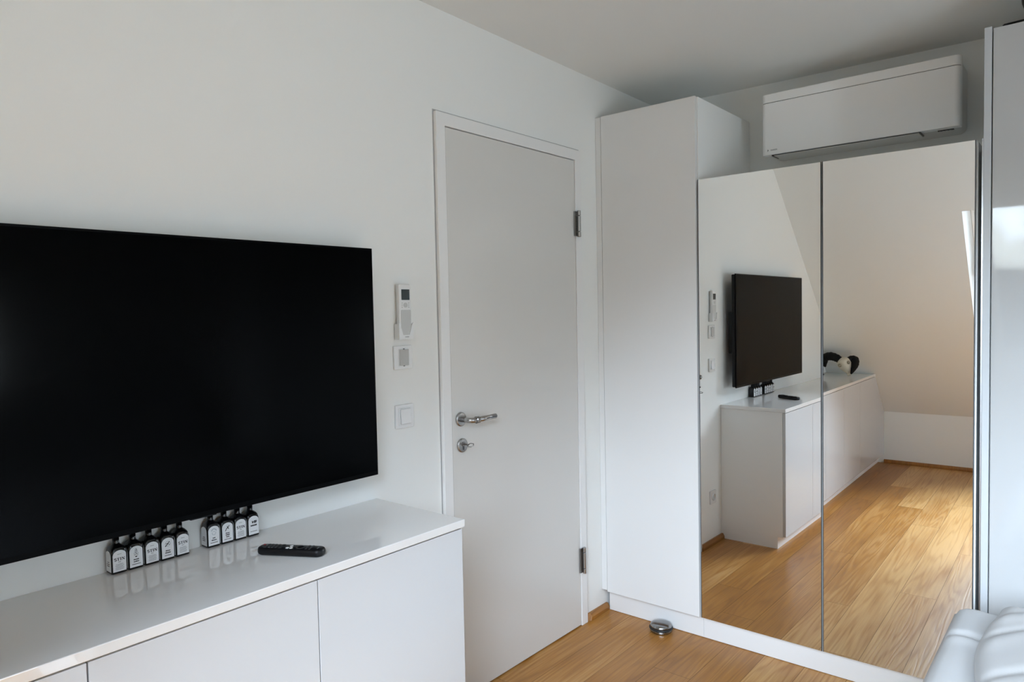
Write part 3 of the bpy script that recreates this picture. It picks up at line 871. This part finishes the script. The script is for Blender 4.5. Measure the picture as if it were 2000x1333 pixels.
# ------------------------------------------------------------------ air conditioner on the back wall
AY0, AY1, AZ0, AZ1 = -0.6384, -1.4146, 2.1454, 2.4204
ac = thing('air_conditioner', 'white split air conditioner unit on the back wall above the mirrored wardrobe', 'air conditioner', (XB, (AY0 + AY1) / 2, AZ0))
XA = XB - 0.2
# body: rounded in elevation
out = rrect(abs(AY1 - AY0) - 0.006, AZ1 - AZ0 - 0.006, 0.028, 6, (AY0 + AY1) / 2, (AZ0 + AZ1) / 2)
obj('housing', prism(out, 'x', XA + 0.045, XB - 0.0006), M['ac_body'], ac, bevel=0.003)
def plan(y0, y1, xf, xb_, r, n=6):
    p = [(xb_, y0)]
    for i in range(n + 1):
        a = R(90 * i / n); p.append((xf + r - r * math.sin(a), y0 - r + r * math.cos(a)))
    for i in range(n + 1):
        a = R(90 * i / n); p.append((xf + r - r * math.cos(a), y1 + r - r * math.sin(a)))
    return p + [(xb_, y1)]
ZG = 2.3785
obj('top_cover', prism(plan(AY0, AY1, XA, XA + 0.040, 0.022), 'z', ZG + 0.0016, AZ1), M['ac_white'], ac, bevel=0.004)
fp = obj('front_panel', prism(plan(AY0, AY1, XA, XA + 0.040, 0.022), 'z', AZ0, ZG), M['ac_white'], ac, bevel=0.0018)
obj('seam', prism(plan(AY0 - 0.002, AY1 + 0.002, XA + 0.002, XA + 0.038, 0.020), 'z', ZG, ZG + 0.0016), M['edge_dark'], ac)
obj('louver', bx(XA + 0.012, XA + 0.110, -1.270, -0.690, AZ0 - 0.006, AZ0 - 0.0004), M['ac_body'], ac, bevel=0.003)
obj('louver_gap', bx(XA + 0.004, XA + 0.011, -1.275, -0.685, AZ0 - 0.0025, AZ0 - 0.0004), M['edge_dark'], ac)
for y_ in (-0.686, -1.274):
    obj('louver_slit', bx(XA + 0.004, XA + 0.085, y_ - 0.0025, y_ + 0.0025, AZ0 - 0.0050, AZ0 - 0.0003), M['edge_dark'], ac)
dp = obj('display', bx(XA + 0.048, XA + 0.064, -1.385, -1.330, AZ0 - 0.001, AZ0 + 0.0025), M['lcd'], ac)
bm = bmesh.new()
for k in range(4): box(bm, XA + 0.053, XA + 0.059, -1.376 + k * 0.012, -1.368 + k * 0.012, AZ0 - 0.0014, AZ0 - 0.0011)
obj('display_marks', bm, M['grey_plastic'], dp)
t_ = text_bm('DAIKIN', 0.0088, 0.0003, 0, 0.0001)
t_.transform(Matrix.Translation((XA - 0.0003, -0.695, 2.1662)) @ Matrix.Rotation(R(-90), 4, 'Z') @ Matrix.Rotation(R(90), 4, 'X'))
bm = prism([(-0.6655, 2.161), (-0.6665, 2.171), (-0.6725, 2.1665)], 'x', XA - 0.0004, XA - 0.0001, t_)
obj('logo', bm, M['print_grey'], fp)

# ------------------------------------------------------------------ steel door stop on the floor
ds = thing('door_stop', 'round dark steel door stop on the oak floor against the wardrobe plinth', 'door stop', (2.8315, -0.325, 0.0005))
obj('base_disc', lathe([(0, 0), (0.047, 0), (0.049, 0.002), (0.049, 0.010), (0.047, 0.012), (0, 0.012)], 48), M['steel_dark'], ds, world=False, smooth=False, bevel=0.001)
obj('rubber_ring', lathe([(0, 0.0122), (0.050, 0.0122), (0.0525, 0.0145), (0.0525, 0.0185), (0.050, 0.021), (0, 0.021)], 48), M['rubber'], ds, world=False, smooth=True)
obj('domed_cap', lathe([(0, 0.0212), (0.048, 0.0212), (0.0485, 0.024), (0.0475, 0.029), (0.043, 0.034), (0.034, 0.0375), (0.020, 0.0395), (0, 0.040)][::-1], 48), M['steel_dark'], ds, world=False, smooth=True)

# ------------------------------------------------------------------ horned skull at the far end of the worktop (seen in the mirror)
sk = thing('horned_skull', 'pale animal skull with black horns at the far worktop end, seen in the mirror', 'skull', (-0.75, -0.215, ZS))
bm = bmesh.new()
bmesh.ops.create_uvsphere(bm, u_segments=32, v_segments=24, radius=1.0)
# local: snout runs along -z (down), face towards +x; built in metres
for v in bm.verts:
    x, y, z = v.co
    t = (z + 1) / 2                       # 0 snout tip .. 1 crown
    wdt = 0.026 + 0.040 * min(1, max(0, (t - 0.05) / 0.62)) ** 1.1
    if t > 0.82: wdt *= 1 - 0.55 * ((t - 0.82) / 0.18) ** 2
    dep = 0.026 + 0.036 * min(1, max(0, (t - 0.05) / 0.6))
    yy_ = y * wdt; xx_ = x * dep
    # brow and cheek ridges, eye hollows
    if x > 0:
        for s in (-1, 1):
            dd = ((y - s * 0.62) ** 2 + ((z - 0.18) / 0.8) ** 2)
            xx_ -= 0.020 * math.exp(-dd / 0.05)
            yy_ += s * 0.010 * math.exp(-((z - 0.30) ** 2) / 0.03) * (abs(y) > 0.4)
        xx_ -= 0.008 * math.exp(-(y ** 2 / 0.04 + (z + 0.78) ** 2 / 0.03))
    v.co = (xx_, yy_, z * 0.078)
tilt = Matrix.Translation((-0.755, -0.238, ZS + 0.088)) @ Matrix.Rotation(R(-6), 4, 'Z') @ Matrix.Rotation(R(-22), 4, 'X') @ Matrix.Rotation(R(-10), 4, 'Y')
bm.transform(tilt)
sko = obj('skull_bone', bm, M['bone'], sk, smooth=True)
for s in (-1, 1):
    b_ = bmesh.new(); bmesh.ops.create_uvsphere(b_, u_segments=18, v_segments=12, radius=1)
    b_.transform(tilt @ Matrix.Translation((0.040, s * 0.036, 0.013)) @ Matrix.Diagonal((0.010, 0.012, 0.015, 1)))
    obj('eye_hollow', b_, M['bone_dark'], sko, smooth=True)
b_ = bmesh.new()
box(b_, -0.008, 0.016, -0.014, 0.014, -0.088, -0.070)
b_.transform(tilt)
obj('teeth', b_, M['bone'], sko, bevel=0.003)
def horn(pts, rs):
    # resample smoothly
    P_ = [Vector(p) for p in pts]; out_, rr_ = [], []
    for i in range(len(P_) - 1):
        a, b, c_, d_ = P_[max(i - 1, 0)], P_[i], P_[i + 1], P_[min(i + 2, len(P_) - 1)]
        for k in range(8):
            t = k / 8
            out_.append(0.5 * ((2 * b) + (c_ - a) * t + (2 * a - 5 * b + 4 * c_ - d_) * t * t + (3 * b - a - 3 * c_ + d_) * t ** 3))
            rr_.append((rs[i] * (1 - t) + rs[i + 1] * t) * (1 + 0.04 * math.sin(len(rr_) * 1.7)))
    out_.append(P_[-1]); rr_.append(rs[-1])
    return tube(out_, rr_, 16)
obj('horn', horn([(-0.768, -0.205, 0.968), (-0.775, -0.165, 0.998), (-0.785, -0.110, 1.014), (-0.800, -0.062, 1.000), (-0.830, -0.046, 0.955), (-0.850, -0.048, 0.915)], [0.024, 0.033, 0.036, 0.034, 0.026, 0.006]), M['horn'], sk, smooth=True)
obj('horn', horn([(-0.768, -0.242, 0.972), (-0.770, -0.275, 0.992), (-0.765, -0.306, 0.986), (-0.750, -0.312, 0.948), (-0.735, -0.300, 0.905), (-0.720, -0.288, 0.872)], [0.022, 0.031, 0.035, 0.029, 0.018, 0.005]), M['horn'], sk, smooth=True)

# ------------------------------------------------------------------ bed
bd = thing('bed', 'white upholstered bed at the lower right corner in front of the mirrors', 'bed', (1.75, -2.6, 0))
BX0, BX1, BY0, BY1 = 0.85, 2.625, -3.62, -1.490
obj('bed_base', bx(BX0 + 0.03, BX1 - 0.03, BY0, BY1 - 0.03, 0.08, 0.30), M['bed_cover'], bd, bevel=0.02, seg=3)
for x_ in (BX0 + 0.12, BX1 - 0.12):
    for y_ in (BY0 + 0.12, BY1 - 0.15):
        obj('leg', lathe([(0, 0.0005), (0.022, 0.0005), (0.026, 0.079), (0, 0.079)], 16, None, Matrix.Translation((x_, y_, 0))), M['steel_dark'], bd)
def soft_slab(x0, x1, y0, y1, z0, z1, nx, ny, fn, rad):
    bm = bmesh.new()
    top = {}
    for i in range(nx + 1):
        for j in range(ny + 1):
            x = x0 + (x1 - x0) * i / nx; y = y0 + (y1 - y0) * j / ny
            e = min(x - x0, x1 - x, y - y0, y1 - y)
            dx = min(x - x0, x1 - x); dy = min(y - y0, y1 - y)
            cx_ = max(0, rad - dx); cy_ = max(0, rad - dy)
            q = min(1.0, math.hypot(cx_, cy_) / rad)
            z = z1 - rad * 0.8 * (1 - math.sqrt(max(0, 1 - q * q)))
            # pull rounded plan corners in
            k = 1.0
            top[i, j] = bm.verts.new((x, y, z + fn(x, y) * min(1, e / 0.04)))
    for i in range(nx):
        for j in range(ny):
            bm.faces.new((top[i, j], top[i + 1, j], top[i + 1, j + 1], top[i, j + 1]))
    edge = [top[i, 0] for i in range(nx + 1)] + [top[nx, j] for j in range(1, ny + 1)] + [top[i, ny] for i in range(nx - 1, -1, -1)] + [top[0, j] for j in range(ny - 1, 0, -1)]
    low = [bm.verts.new((v.co.x, v.co.y, min(z0, v.co.z - 0.004))) for v in edge]
    n_ = len(edge)
    for i in range(n_): bm.faces.new((edge[i], low[i], low[(i + 1) % n_], edge[(i + 1) % n_]))
    bm.faces.new(low)
    return bm
def mat_fn(x, y):
    s = -0.016 * math.exp(-((x - 2.375 - 0.05 * (y + 1.55)) / 0.016) ** 2)
    s += 0.006 * math.exp(-((x - 2.33) / 0.03) ** 2)
    return s - 0.006 * math.exp(-((y + 1.60) / 0.02) ** 2)
obj('mattress', soft_slab(BX0, BX1, BY0, BY1, 0.302, 0.500, 150, 110, mat_fn, 0.055), M['bed_cover'], bd, smooth=True)
obj('headboard', bx(BX0 - 0.02, BX1 + 0.02, BY0 - 0.10, BY0 - 0.002, 0.08, 1.05), M['bed_cover'], bd, bevel=0.03, seg=3)
def duv_fn(x, y):
    n1 = noise.noise(Vector((x * 2.2, y * 2.6, 1.3)))
    h = 0.0
    # long soft creases fanning out from the near edge
    for cx_, sl_, amp, wd_ in ((2.40, 1.3, 0.011, 0.040), (2.17, 1.9, 0.020, 0.046), (1.93, 1.5, 0.016, 0.040), (1.60, 1.9, 0.020, 0.05), (1.30, 1.4, 0.018, 0.04)):
        t = (x - cx_) + (y + 1.60) * sl_ * 0.75 + 0.035 * noise.noise(Vector((x * 5, y * 5, cx_)))
        h += amp * math.exp(-(t / wd_) ** 2) * (0.55 + 0.45 * math.sin(3.1 * y + cx_ * 5))
        h -= 0.5 * amp * math.exp(-((t - wd_ * 1.5) / (wd_ * 0.5)) ** 2)
    return max(-0.016, 0.022 * n1 + h)
bm = soft_slab(1.02, 2.58, -3.30, -1.605, 0.512, 0.545, 220, 230, duv_fn, 0.040)
for v in bm.verts:
    # the near edge waves a little
    if v.co.y > -1.72: v.co.y += 0.014 * math.sin(v.co.x * 9) - 0.02 * max(0, (2.1 - v.co.x))
dv = obj('duvet', bm, M['linen'], None, smooth=True)
tag(dv, 'rumpled white duvet spread over the bed at the lower right corner', 'duvet')
